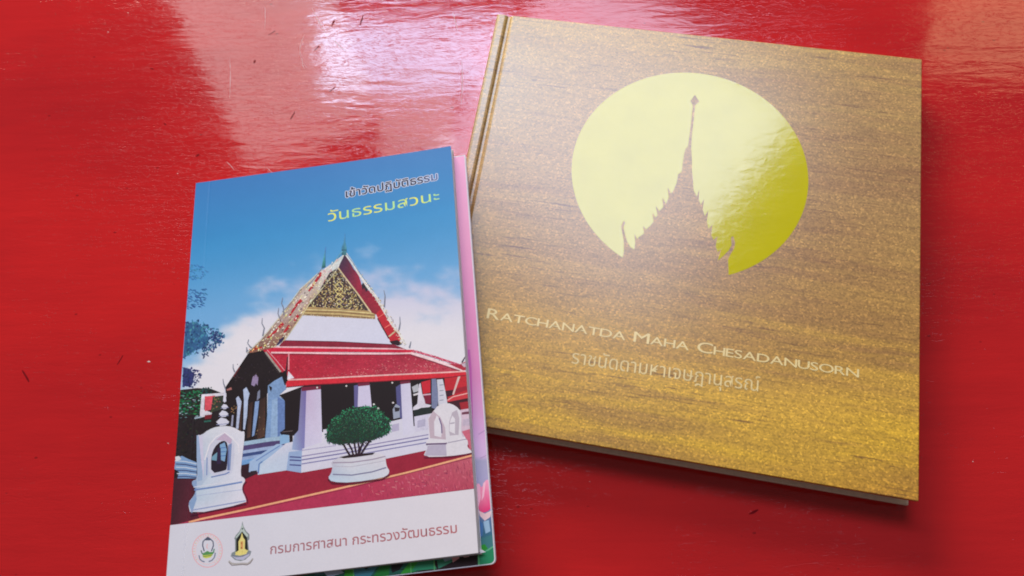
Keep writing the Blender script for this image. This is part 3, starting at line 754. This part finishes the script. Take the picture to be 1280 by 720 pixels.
# ---- roofs and gable
pr.tex = 0.08
pr.poly([(377, 393), (470, 398), (490, 432), (350, 428)], [(206, 204, 226), (204, 202, 226), (204, 204, 230), (208, 206, 228)])
pr.tex = 0.8
pr.poly([(349, 432), (355, 425.5), (420, 427), (492, 430.5), (508, 437), (492, 437), (420, 434.5), (350, 433.5)], (134, 34, 56)); pr.line([(356, 425.8), (420, 427), (490, 430.8)], 0.9, (92, 26, 46))
pr.line([(332, 434), (372, 434), (430, 435), (490, 436.3), (506, 437.4)], 1.9, (226, 178, 192))
pr.poly([(330, 434.5), (372, 435), (430, 436), (516, 437.5), (520, 441), (430, 440), (372, 440), (336, 440)], (200, 36, 66))
pr.poly([(336, 440), (515, 441.5), (581, 464), (560, 466), (490, 468.5), (420, 472), (357, 475), (350, 460)], [(176, 36, 60), (160, 36, 62), (176, 66, 84), (186, 70, 88), (178, 56, 78), (176, 42, 64), (182, 38, 60), (180, 36, 58)])
pr.scatter([(345, 446), (515, 446), (575, 463), (490, 468), (360, 473)], 520, [(186, 52, 74), (150, 30, 52), (196, 78, 94), (166, 36, 60)], (1.4, 3.4), (0.5, 0.9), (-0.1, 0.35))
pr.scatter([(500, 448), (520, 446), (572, 463), (490, 467), (440, 470), (390, 472), (440, 464)], 170, [(206, 108, 120), (214, 140, 144), (148, 40, 60)], (1.2, 2.8), (0.5, 0.9), (-0.2, 0.5))
pr.line([(339, 440.8), (372, 441), (430, 442), (490, 442.2), (516, 441.6)], 2.0, (230, 190, 200))
pr.line([(339, 442.6), (430, 443.8), (515, 443.6)], 0.8, (110, 28, 48))
pr.line([(516, 438.5), (545, 447), (575, 457)], 2.6, (196, 84, 112)); pr.scatter([(518, 437), (574, 455), (572, 458), (517, 440)], 60, [(120, 30, 56), (220, 150, 170)], (1.2, 2), (0.7, 1.1), (1.0, 1.6))
pr.line([(514, 441.5), (545, 451.5), (582, 464.5)], 3.0, (230, 200, 210)); pr.line([(514, 444), (545, 454), (580, 466)], 0.9, (110, 44, 60))
pr.poly([(560, 455), (575, 456.5), (584, 452), (586, 463), (580, 464)], (170, 46, 66)); pr.line([(578, 454), (586, 441)], 1.8, (70, 44, 70), w1=0.6); pr.poly([(577, 456), (586, 453), (587, 458), (581, 460)], (190, 170, 190))
pr.poly([(357, 476), (390, 474.5), (490, 469), (583, 465.5), (583, 470), (560, 472.5), (490, 476), (390, 481), (358, 484)], (202, 42, 58)); pr.line([(357, 484), (390, 481), (490, 476), (560, 472.5), (583, 470)], 1.0, (126, 28, 44))
pr.line([(356, 475), (390, 473.8), (440, 471), (490, 468.6), (560, 466), (582, 465)], 1.7, (226, 176, 180))
pr.line([(330, 436), (344, 452), (357, 468)], 4.0, (182, 36, 60)); pr.line([(334, 437.5), (346, 451), (358, 466)], 0.9, (222, 150, 166))
pr.line([(332, 440), (341, 452), (351, 465)], 2.4, (154, 144, 140)); pr.line([(331, 442), (340, 455), (349, 467)], 1.0, (60, 46, 50))
pr.poly([(352, 466), (358, 462), (360, 475), (356, 482), (353, 472)], DRK); pr.poly([(360.5, 464), (368, 472.5), (359, 474.5)], (214, 206, 224)); pr.line([(361, 441), (361, 462)], 1.4, (214, 150, 160)); pr.line([(359.5, 446), (358, 466)], 1.2, (50, 34, 44), w1=2.2)
pr.poly([(283, 487), (289, 484), (290, 487), (284, 488.5)], (160, 100, 100)); pr.line([(281, 486), (310, 443)], 0.9, (20, 14, 18)); pr.line([(292, 471), (300, 459)], 1.0, (120, 50, 56))
# tympanum
pr.poly([(423, 334), (460, 387), (460, 390), (382, 386)], (66, 50, 52))
tym = [(423, 336), (458, 388), (384, 385)]
pr.scatter(tym, 420, lambda x, y: random.choice([(214, 190, 128), (196, 168, 104), (226, 214, 176), (160, 130, 82)]) if (y > 355 or random.random() < 0.5) else random.choice([(180, 176, 180), (60, 50, 60), (200, 186, 140)]), (1.3, 3.2), (0.6, 1.3))
pr.scatter(tym, 120, [(50, 38, 44), (84, 52, 40), (120, 60, 50), (150, 130, 160)], (1.0, 2.6), (0.6, 1.2))
for q in range(5): pr.line([(424-q*0.2, 352+q*7), (419+q*0.4, 358+q*6.5), (424, 364+q*5.5), (429, 358+q*6.5), (424, 352+q*7)], 0.9, (224, 204, 140))
pr.poly([(381, 385.5), (388, 383.5), (462, 388.5), (469, 392), (469, 399), (378, 394)], (168, 138, 96))
for k, c in enumerate(((218, 202, 150), (120, 92, 66), (206, 184, 132), (112, 84, 62))): pr.line([(381-k*0.7, 387+k*2), (425, 388.3+k*2.1), (468, 392+k*2)], 0.9, c)
pr.scatter([(379, 392.5), (468, 397), (468, 398.5), (378, 394.5)], 60, [(96, 70, 60), (220, 206, 180)], (1, 1.8), (0.5, 0.9), (1.2, 1.8))
# red soffit on the right of the gable
pr.poly([(431, 318), (438, 329), (442, 336), (448, 343), (451, 352), (452, 357), (457, 361), (462, 364), (468, 370), (471, 377), (476, 382), (480, 386), (477, 389), (470, 393), (464, 391), (447, 366), (436, 351), (421, 333)],
        [(58, 40, 66), (70, 36, 72), (110, 32, 66), (148, 34, 66), (154, 34, 62), (156, 34, 60), (120, 30, 54), (148, 34, 58), (156, 34, 58), (156, 34, 56), (160, 36, 56), (180, 38, 54), (150, 34, 50), (130, 34, 50), (120, 32, 52), (140, 32, 58), (110, 32, 66), (56, 36, 64)])
pr.line([(422, 334), (436, 353), (447, 367), (464, 391)], 1.7, (206, 184, 150)); pr.poly([(452, 356), (455, 352), (460, 362), (458, 365), (455, 360), (453, 363)], (40, 30, 44))
pr.poly([(470, 392), (479, 384.5), (486, 400), (494, 411), (501, 418), (501, 424), (498, 430), (489, 429), (485, 421), (477, 409)], (182, 38, 52))
pr.line([(473, 397), (482, 391)], 0.9, (220, 110, 100)); pr.line([(481, 410), (489, 405)], 0.9, (226, 120, 110)); pr.line([(486, 421), (496, 413)], 1.6, (190, 180, 150)); pr.line([(472, 398), (486, 423)], 1.4, (70, 28, 40)); pr.poly([(487, 427), (497, 425), (503, 430), (498, 432), (490, 430)], (44, 26, 34))
# white bargeboard with gold
pr.line([(432, 317), (440, 328), (450, 344), (460, 359), (470, 371), (480, 388), (490, 405), (499, 416), (507, 431)], 3.4, (212, 208, 214), w1=3.2)
pr.line([(431.5, 316), (440, 326.5), (451, 343), (466, 363)], 0.9, (96, 140, 176))
pr.scatter([(446, 340), (451, 340), (482, 384), (509, 431), (501, 430), (478, 388)], 130, [(222, 206, 170), (206, 180, 130), (150, 80, 70), (226, 222, 216), (120, 110, 110)], (1.1, 2.6), (0.7, 1.2))
lb = [(430, 318), (402, 339), (376, 360), (353, 391), (326, 424), (308, 441), (316, 441), (340, 435), (356, 424), (376, 396), (386, 380), (401, 362), (423, 335)]
pr.poly(lb, [(206, 204, 206), (206, 196, 196), (176, 150, 130), (150, 110, 96), (140, 96, 84), (120, 90, 80), (130, 90, 80), (140, 96, 84), (150, 104, 90), (160, 116, 100), (170, 140, 120), (190, 176, 170), (206, 204, 206)])
pr.poly([(431, 318), (426, 328), (414, 343), (410, 342), (418, 330)], (196, 200, 206))
for a in (((402, 341), (394, 353), (386, 364)), ((377, 375), (371, 381), (362, 395)), ((354, 404), (346, 413), (334, 423)), ((373, 394), (368, 401)), ((362, 407), (355, 416)), ((408, 350), (405, 355))):
    pr.line(list(a), 4.0, (178, 40, 54), w1=2.2)
lowlb = [(404, 338), (376, 360), (353, 391), (326, 424), (308, 441), (316, 441), (340, 435), (356, 424), (376, 396), (386, 380), (401, 362), (410, 350)]
pr.scatter(lowlb, 120, [(224, 216, 176), (218, 212, 140), (206, 190, 150), (216, 210, 204), (232, 226, 214)], (1.8, 4.4), (1.0, 1.9), (1.9, 2.6))
pr.scatter(lowlb, 60, [(70, 50, 54), (96, 60, 56), (52, 40, 50)], (1.4, 3.2), (0.6, 1.3), (1.9, 2.6))
pr.scatter(lowlb, 60, [(230, 222, 190), (226, 220, 150)], (1.2, 2.8), (0.6, 1.1), (0.2, 1.2))
pr.scatter([(404, 336), (424, 322), (414, 342), (398, 352)], 50, [(214, 208, 206), (206, 150, 160), (190, 186, 190), (226, 222, 220)], (1.6, 3.6), (0.7, 1.3), (1.8, 2.4))
pr.line([(403, 337), (376, 361), (353, 392), (326, 425), (309, 441)], 1.2, (196, 196, 190)); pr.line([(420, 339), (401, 363), (386, 381), (376, 397), (357, 424), (342, 434)], 1.0, (206, 196, 160))
pr.poly([(412, 341), (422, 335), (415, 345), (405, 358), (400, 362), (408, 348)], (52, 42, 50)); pr.scatter([(412, 341), (422, 335), (406, 358), (400, 362)], 26, [(190, 184, 180), (206, 196, 160)], (1.1, 2.2), (0.6, 1.0))
pr.poly([(345, 432), (350, 424), (356, 420), (354, 426), (348, 431)], (56, 44, 80)); pr.line([(316, 437), (328, 434)], 2.6, (176, 52, 48)); pr.scatter([(309, 438), (326, 430), (330, 434), (312, 441)], 18, [(60, 50, 48), (224, 206, 130), (206, 96, 60)], (1.2, 2.6), (0.8, 1.4))
pr.line([(404, 334), (394, 347), (383, 360)], 0.9, (92, 124, 160)); pr.line([(376, 362), (366, 376), (353, 390)], 0.8, (120, 120, 128))
# finials and horns
pr.poly([(430.6, 292), (431.6, 292), (431.8, 303), (433.4, 310), (433, 319), (427.4, 319), (427, 310), (429.6, 303)], [(70, 130, 190), (70, 130, 190), (70, 130, 160), (76, 140, 160), (60, 110, 120), (50, 96, 110), (60, 124, 150), (70, 130, 170)])
pr.line([(428, 314), (414, 332)], 1.4, (96, 156, 186), w1=0.8); pr.line([(427, 312.6), (433.4, 312.6)], 1.3, (44, 88, 110))
pr.poly([(406.9, 309), (407.6, 309), (406.9, 321), (407, 334), (402, 335.4), (404.6, 322)], [(80, 120, 190), (80, 120, 190), (70, 120, 160), (40, 90, 100), (40, 90, 100), (80, 160, 160)])
for pts, w in ((((353.5, 372), (352, 379), (354.5, 385), (355, 394)), 0.7), (((348.5, 385), (347.5, 392), (350, 398)), 0.7), (((328, 397.5), (327.4, 404), (330.5, 410), (328.5, 420)), 0.7), (((311, 424), (309.6, 429), (312.5, 433), (315, 435)), 0.7),
               (((308.5, 434), (308.8, 440)), 1.0), (((291.5, 455), (291.5, 460), (293.5, 465)), 0.7), (((278.8, 473.5), (279.5, 479), (282, 486)), 0.7), (((480, 363), (481.5, 370), (480.5, 384)), 0.7), (((500, 396), (500.4, 404), (499, 412)), 0.7), (((514, 427), (512, 435)), 0.8)):
    pr.line(list(pts), w, (124, 126, 146), w1=w*2.6)

pr.tex = 0.15
# ---- shrines
def shrine_line(pts, w=1.0, c=(120, 128, 172)): pr.line(pts, w, c)
for (x, y, w, h) in ((281, 498, 3.2, 12), (281, 508.5, 8.4, 7), (279.8, 517.5, 12, 9), (278.6, 527.5, 16.5, 11)): pr.leaf(x, y, w, h, 0.0, (204, 202, 224)); pr.layer()
pr.poly([(280.3, 486), (281.8, 486), (283, 502), (279, 502)], (206, 204, 226))
pr.line([(276, 510.5), (286, 509.5)], 0.8, (130, 134, 176)); pr.line([(273.5, 520.5), (286, 519.5)], 0.8, (130, 134, 176)); pr.line([(270.5, 531), (286, 529.5)], 0.9, (130, 134, 176))
shr = [(246, 543.5), (252, 544), (261, 537), (272, 533), (286, 532.4), (295, 535.5), (302, 540), (305.5, 538.5), (306, 546), (303, 570), (300.5, 595), (305, 597), (307, 601), (303.5, 606), (302.5, 613), (307.5, 623), (308, 629), (238.5, 643.6), (235, 629), (243, 619), (246, 612), (240, 606), (240.5, 601), (247, 599), (246.5, 570)]
pr.poly(*rounded(shr, [(196, 196, 218)]*2+[(204, 206, 222)]*2+[(212, 209, 226)]*5+[(210, 207, 226)]*8+[(204, 204, 224), (166, 182, 212), (180, 196, 218), (160, 176, 208), (156, 174, 210), (164, 182, 212), (166, 180, 210), (150, 164, 200)]))
pr.poly([(246, 544), (250, 546), (253.5, 575), (253, 600), (247, 602), (246, 570)], (148, 168, 204)); pr.poly([(248.5, 545), (253, 545), (255, 580), (254.5, 598), (252, 580)], (196, 190, 218))
pr.poly([(236, 629), (243, 619), (245, 612), (246, 624), (240, 642)], (132, 156, 198)); pr.poly([(240, 602), (246, 600), (246, 613), (241, 607)], (134, 156, 198))
pr.poly(*rounded([(262, 596), (260, 570), (262, 556), (270, 546), (280, 541), (290, 548), (294, 560), (291, 590), (287, 594)], (194, 194, 218))); pr.line([(256, 575), (262, 556), (270, 546.5), (281, 540.5), (291, 548), (298, 556), (299, 566)], 1.3, (222, 216, 230))
pr.poly([(270, 550), (281, 541.5), (290, 549), (289, 556), (282, 551)], (184, 164, 192))
pr.poly(*rounded([(264, 592), (264, 571), (268, 559), (276, 551.5), (283, 551), (285.5, 560), (284, 586), (281, 588.5)], (42, 32, 46)))
pr.poly([(275, 556), (281, 553), (283.5, 562), (281, 577), (276, 575)], (122, 158, 200)); pr.poly([(265, 571), (272, 565), (271, 576), (264.5, 575)], (110, 148, 176)); pr.poly([(272, 560), (276, 560), (276.5, 580), (271, 580)], (50, 36, 66))
for y in (560, 565, 570): pr.line([(276, y), (282.5, y-0.5)], 0.8, (60, 92, 160))
pr.poly([(285.5, 556), (290, 554), (288, 588), (284, 588)], (122, 140, 186)); pr.line([(259, 572), (258.6, 594)], 1.2, (116, 132, 186)); pr.line([(264, 596.5), (282, 592.5), (287, 590)], 1.5, (110, 128, 180)); pr.line([(286, 558), (285.5, 588)], 1.0, (90, 96, 150))
pr.line([(243, 612.5), (270, 608.5), (303, 602.5)], 2.0, (110, 132, 186)); pr.line([(242, 609), (303, 600)], 0.8, (214, 212, 230)); pr.line([(239, 638), (270, 632.5), (307, 626)], 1.4, (140, 150, 194)); pr.line([(244, 620), (303, 612)], 0.8, (168, 176, 210))
pr.line([(238, 644.2), (308, 630)], 1.5, (80, 30, 54)); pr.line([(308, 602), (304.5, 606), (304, 613), (309, 623), (309.5, 629)], 1.4, (88, 30, 54))
# stones at the far left
pr.poly([(220, 572), (228, 570), (236, 574), (246, 578), (246, 598), (222, 598), (224, 590), (218, 586)], (120, 150, 196))
for k in range(6): pr.line([(219+k*0.6, 576+k*4), (232, 577+k*3.7), (246, 580+k*3.4)], 1.3, (58, 66, 112) if k % 2 else (186, 196, 218))
pr.poly([(219, 571), (224, 570), (227, 574), (220, 577)], (200, 202, 216))
# right-hand shrine
pr.poly([(546.5, 475), (554, 474.5), (557, 488), (560, 505), (548.5, 507), (548, 490)], [(190, 190, 210), (206, 202, 220), (206, 204, 222), (206, 204, 222), (196, 194, 214), (200, 196, 216)])
for y in (482, 489, 495, 501): pr.line([(550, y), (555, y-0.6)], 1.0, (134, 134, 154))
pr.poly(*rounded([(534.5, 524), (540, 517), (549, 506), (560, 504), (570, 507.5), (578, 516), (577, 547), (585, 550), (586, 555), (584.5, 559), (591, 565), (590, 567), (561, 571), (529, 571.5), (534, 561), (536, 558), (532, 554), (537, 548), (536, 530)], (212, 206, 220)))
pr.poly([(536, 524), (542, 514), (551, 522), (557, 535), (558, 550), (538, 548)], (186, 166, 184)); pr.poly([(543.5, 545), (543, 528), (546.5, 519.5), (551, 526), (553, 540), (552, 547)], (214, 208, 224)); pr.line([(549.5, 523), (552.5, 532), (553, 542)], 1.4, (100, 84, 130))
pr.poly([(562, 540), (562, 528), (566, 516), (572, 513), (575, 524), (574, 544), (563, 545)], (180, 168, 186)); pr.poly([(562.5, 540), (563, 528), (566, 520), (569.5, 524), (569.5, 543)], (216, 210, 224)); pr.line([(563, 530), (569, 529)], 1.6, (170, 160, 180))
pr.line([(533, 555.5), (558, 555), (559, 554)], 1.9, (92, 64, 108)); pr.line([(560, 554), (584, 549.5)], 1.0, (150, 140, 166)); pr.poly([(536, 557), (558, 556), (559, 570), (531, 570)], (176, 166, 192)); pr.line([(530, 572), (560, 572), (590, 567.5)], 1.2, (110, 30, 60))

pr.tex = 0.15
# ---- potted round bush
pr.poly(*rounded([(413.5, 577), (425, 571.5), (450, 567), (472, 565.5), (482, 570), (482.5, 577), (484, 584), (487, 588), (486, 593), (478, 597.5), (440, 603.4), (415, 602.6), (410, 597), (414, 592), (416, 583)], [(190, 186, 206), (206, 200, 214), (206, 202, 218), (204, 200, 216), (210, 202, 216), (206, 198, 214), (206, 204, 220), (206, 206, 222), (206, 206, 222), (202, 204, 222), (192, 202, 222), (186, 198, 222), (180, 198, 224), (176, 188, 214), (180, 178, 200)]))
pr.poly([(424, 571.5), (440, 568), (469, 565.8), (466, 568.5), (445, 571.5), (430, 573)], (44, 32, 36))
pr.line([(416, 578.5), (440, 578), (465, 574.5), (482, 570.5)], 1.5, (156, 142, 166)); pr.line([(416, 593), (440, 594), (465, 590), (483, 584.5)], 1.6, (124, 122, 156)); pr.line([(418, 583), (440, 583.5), (481, 576)], 0.8, (176, 170, 190))
pr.line([(410, 599), (415, 604), (440, 605), (478, 599), (487, 594)], 1.6, (96, 26, 48))
for pts in (((428, 553), (433, 562), (438, 570)), ((434, 551), (440, 562), (442, 570)), ((442, 548), (444, 560), (446, 570)), ((455, 550), (451, 560), (448, 570)), ((463, 550), (456, 560), (450, 570)), ((447, 550), (449, 560), (448, 569))): pr.line(list(pts), 2.2, (46, 28, 40), w1=2.6)
bush = [(408, 547), (409, 537), (415, 526), (427, 515.5), (440, 509.5), (455, 507.8), (470, 509.5), (479, 515.5), (486, 525), (488.5, 535), (486.5, 541), (476, 546), (466, 550), (456, 552), (440, 553.5), (425, 555.5), (415, 553.5), (409, 551)]
pr.tex = 0.6
pr.poly(bush, (34, 52, 44))
def bcol(x, y):
    t = 1-((x-452)/42)**2; yt = 555-46*math.sqrt(max(0.02, t)); d = (y-yt)/46.0 - (x-450)/160.0
    a = mix3((58, 164, 116), (36, 86, 62), sst(0.0, 0.55, d)); return mix3(a, (30, 40, 38), random.random()*0.65)
big = [(448+(x-448)*1.045, 532+(y-532)*1.06) for x, y in bush]
pr.scatter(big, 760, bcol, (1.4, 3.2), (0.8, 1.5))
pr.scatter([(420, 525), (470, 520), (480, 538), (425, 548)], 40, [(96, 120, 104), (70, 100, 86)], (0.8, 1.6), (0.6, 1.0))
pr.scatter([(425, 550), (466, 547), (462, 556), (430, 557)], 40, [(34, 30, 36), (44, 44, 46)], (1.4, 3), (0.8, 1.4))
for x, y in ((467.5, 505.5), (473, 510.5)): pr.leaf(x, y, 3, 2.6, 0, (200, 204, 204))

pr.tex = 0.0
# ---- white band at the foot
pr.poly([(213, 656.5), (330, 642.8), (596, 611.2), (600, 692), (206, 738)], [(206, 204, 222), (208, 205, 222), (216, 208, 222), (214, 208, 222), (204, 202, 220)])
pic = pr.build("cover_picture", M_PRINT, bfront)
ZT = pr.z+4e-6; ZS = TH1+4e-6

# ---- emblems
em = Print(BP, ZT, clipB); em.bend = True
def ell(cx, cy, rx, ry, n=40, a0=0.0, a1=2*math.pi, rot=0.0):
    return [(cx+rx*math.cos(a0+(a1-a0)*i/n)*math.cos(rot)-ry*math.sin(a0+(a1-a0)*i/n)*math.sin(rot), cy+rx*math.cos(a0+(a1-a0)*i/n)*math.sin(rot)+ry*math.sin(a0+(a1-a0)*i/n)*math.cos(rot)) for i in range(n+1)]
em.line(ell(259.4, 688, 18.6, 21), 1.2, (222, 170, 182)); em.line(ell(259.4, 688, 14.8, 17.2), 0.7, (228, 190, 198))
em.layer()
for k in range(26):
    a = 2.5+k*0.19
    em.leaf(259.4+16.7*math.cos(a), 688+19*math.sin(a), 2.2, 1.3, a, (224, 176, 176) if k % 3 else (216, 190, 150))
em.line([(255.5, 689), (253.5, 682), (254, 677), (257, 674), (260, 671.5), (263.5, 674), (266.5, 677), (267, 682), (264.5, 689)], 1.5, (86, 92, 116))
em.poly([(256, 675), (260, 670.5), (264, 675), (262, 675.5), (258, 675.5)], (80, 86, 108)); em.line([(259.5, 680), (258.5, 684), (260, 686)], 1.0, (226, 170, 176))
em.line([(251.5, 688), (253, 692), (257, 693)], 1.6, (90, 112, 112)); em.line([(268, 686), (267, 691), (263, 693)], 1.6, (84, 130, 110))
em.poly([(253, 692), (257, 690), (259.5, 688.5), (262, 690), (267, 690), (266, 694), (254, 695)], (86, 140, 88)); em.poly([(253, 694.5), (266, 692.8), (264, 696.5), (258, 698), (254.5, 697)], (196, 200, 92)); em.line([(254, 696), (265, 694)], 0.8, (60, 110, 70))
em.line([(249, 694), (250, 699), (253, 701.5), (256, 702.3)], 1.5, (118, 124, 150)); em.line([(269.5, 691), (268, 697), (265, 700.5), (261, 702)], 1.5, (118, 124, 150))
em.build("round_emblem", M_PRINT, bfront)
em = Print(BP, ZT, clipB); em.bend = True
em.poly([(303.3, 651.5), (304.6, 658), (308, 664), (312, 668), (312, 674), (310, 676), (311.5, 688), (314.5, 689), (313, 694), (307, 699.5), (301, 701.5), (294, 700), (288.5, 695), (290, 691), (294, 689), (294, 675), (293, 673), (295, 669), (299.5, 664), (302, 658)], (126, 134, 140))
em.poly([(303.2, 655), (304.4, 660), (307, 665), (310.6, 669), (309, 671.5), (305, 667), (303, 664), (299, 668.5), (296, 672.5), (294.6, 671.6), (300, 665)], (178, 190, 190)); em.leaf(303.2, 661, 2.2, 2.6, 0, (50, 60, 64))
em.poly([(303, 664.5), (309, 672), (310, 688), (295.5, 690), (295.5, 674)], (38, 38, 36))
em.poly([(302.6, 665.5), (304.2, 672), (306.5, 675), (306.2, 686), (310, 688.5), (308, 692.5), (300, 694.5), (294, 693.5), (295.5, 690), (298.5, 688), (298.3, 677), (301, 672)], (218, 202, 128))
em.poly([(300.8, 677), (304, 676.4), (304, 686), (301, 686.6)], (206, 150, 96)); em.leaf(302.2, 679, 1.8, 2.2, 0, (170, 70, 50)); em.leaf(301.8, 685, 2.0, 2.4, 0, (170, 70, 50))
em.scatter([(293.5, 690), (311, 687), (308, 692.5), (296, 694)], 16, [(226, 214, 130), (196, 180, 100)], (1.4, 2.6), (0.7, 1.2))
em.poly([(289, 694), (296, 695.6), (303, 695), (313.5, 690), (311, 695), (304, 700), (296, 699.5)], (176, 174, 204)); em.line([(290, 694.5), (296, 696.2), (303, 695.6), (313, 691)], 0.8, (92, 96, 120))
em.line([(286, 701.5), (290, 704.5), (296, 705), (303, 704.4), (310, 704.5), (314, 701.5), (316.5, 698)], 2.6, (172, 166, 170), w1=2.0); em.line([(286.5, 703), (290, 706.8), (297, 706.2), (303, 705.6), (309, 706.2), (313, 704), (316, 699.5)], 1.0, (120, 108, 112))
em.build("pointed_crest", M_PRINT, bfront)

# ---- lettering on the blue cover
lay_text("title_lettering", [("เข้าวัดปฏิบัติธรรม", 1.0)], BP, (432.5, 246.8), (547.5, 225.6), 8.6, 0.58, ZS, M_PRINT, bfront, spread=1.1, bend=True, colours=lambda t: (206, 208, 232))
lay_text("title_lettering", [("เข้าวัดปฏิบัติธรรม", 1.0)], BP, (432.5, 246.8), (547.5, 225.6), 8.6, 0.58, ZS+6e-6, M_PRINT, bfront, spread=0.28, bend=True, colours=lambda t: mix3((28, 30, 66), (84, 104, 160), sst(0.75, 1.0, t)))
lay_text("title_lettering", [("วันธรรมสวนะ", 1.0)], BP, (410, 277), (550, 251), 11.5, 0.58, ZS, M_PRINT, bfront, spread=0.0, bend=True, colours=lambda t: mix3((176, 220, 150), (226, 226, 96), 0.5+0.5*math.sin(t*17+1)))
lay_text("publisher_lettering", [("กรมการศาสนา กระทรวงวัฒนธรรม", 1.0)], BP, (338, 692.8), (572, 666), 9.4, 0.58, ZT, M_PRINT, bfront, spread=0.15, bend=True, colours=lambda t: mix3((164, 112, 124), (180, 104, 112), t))
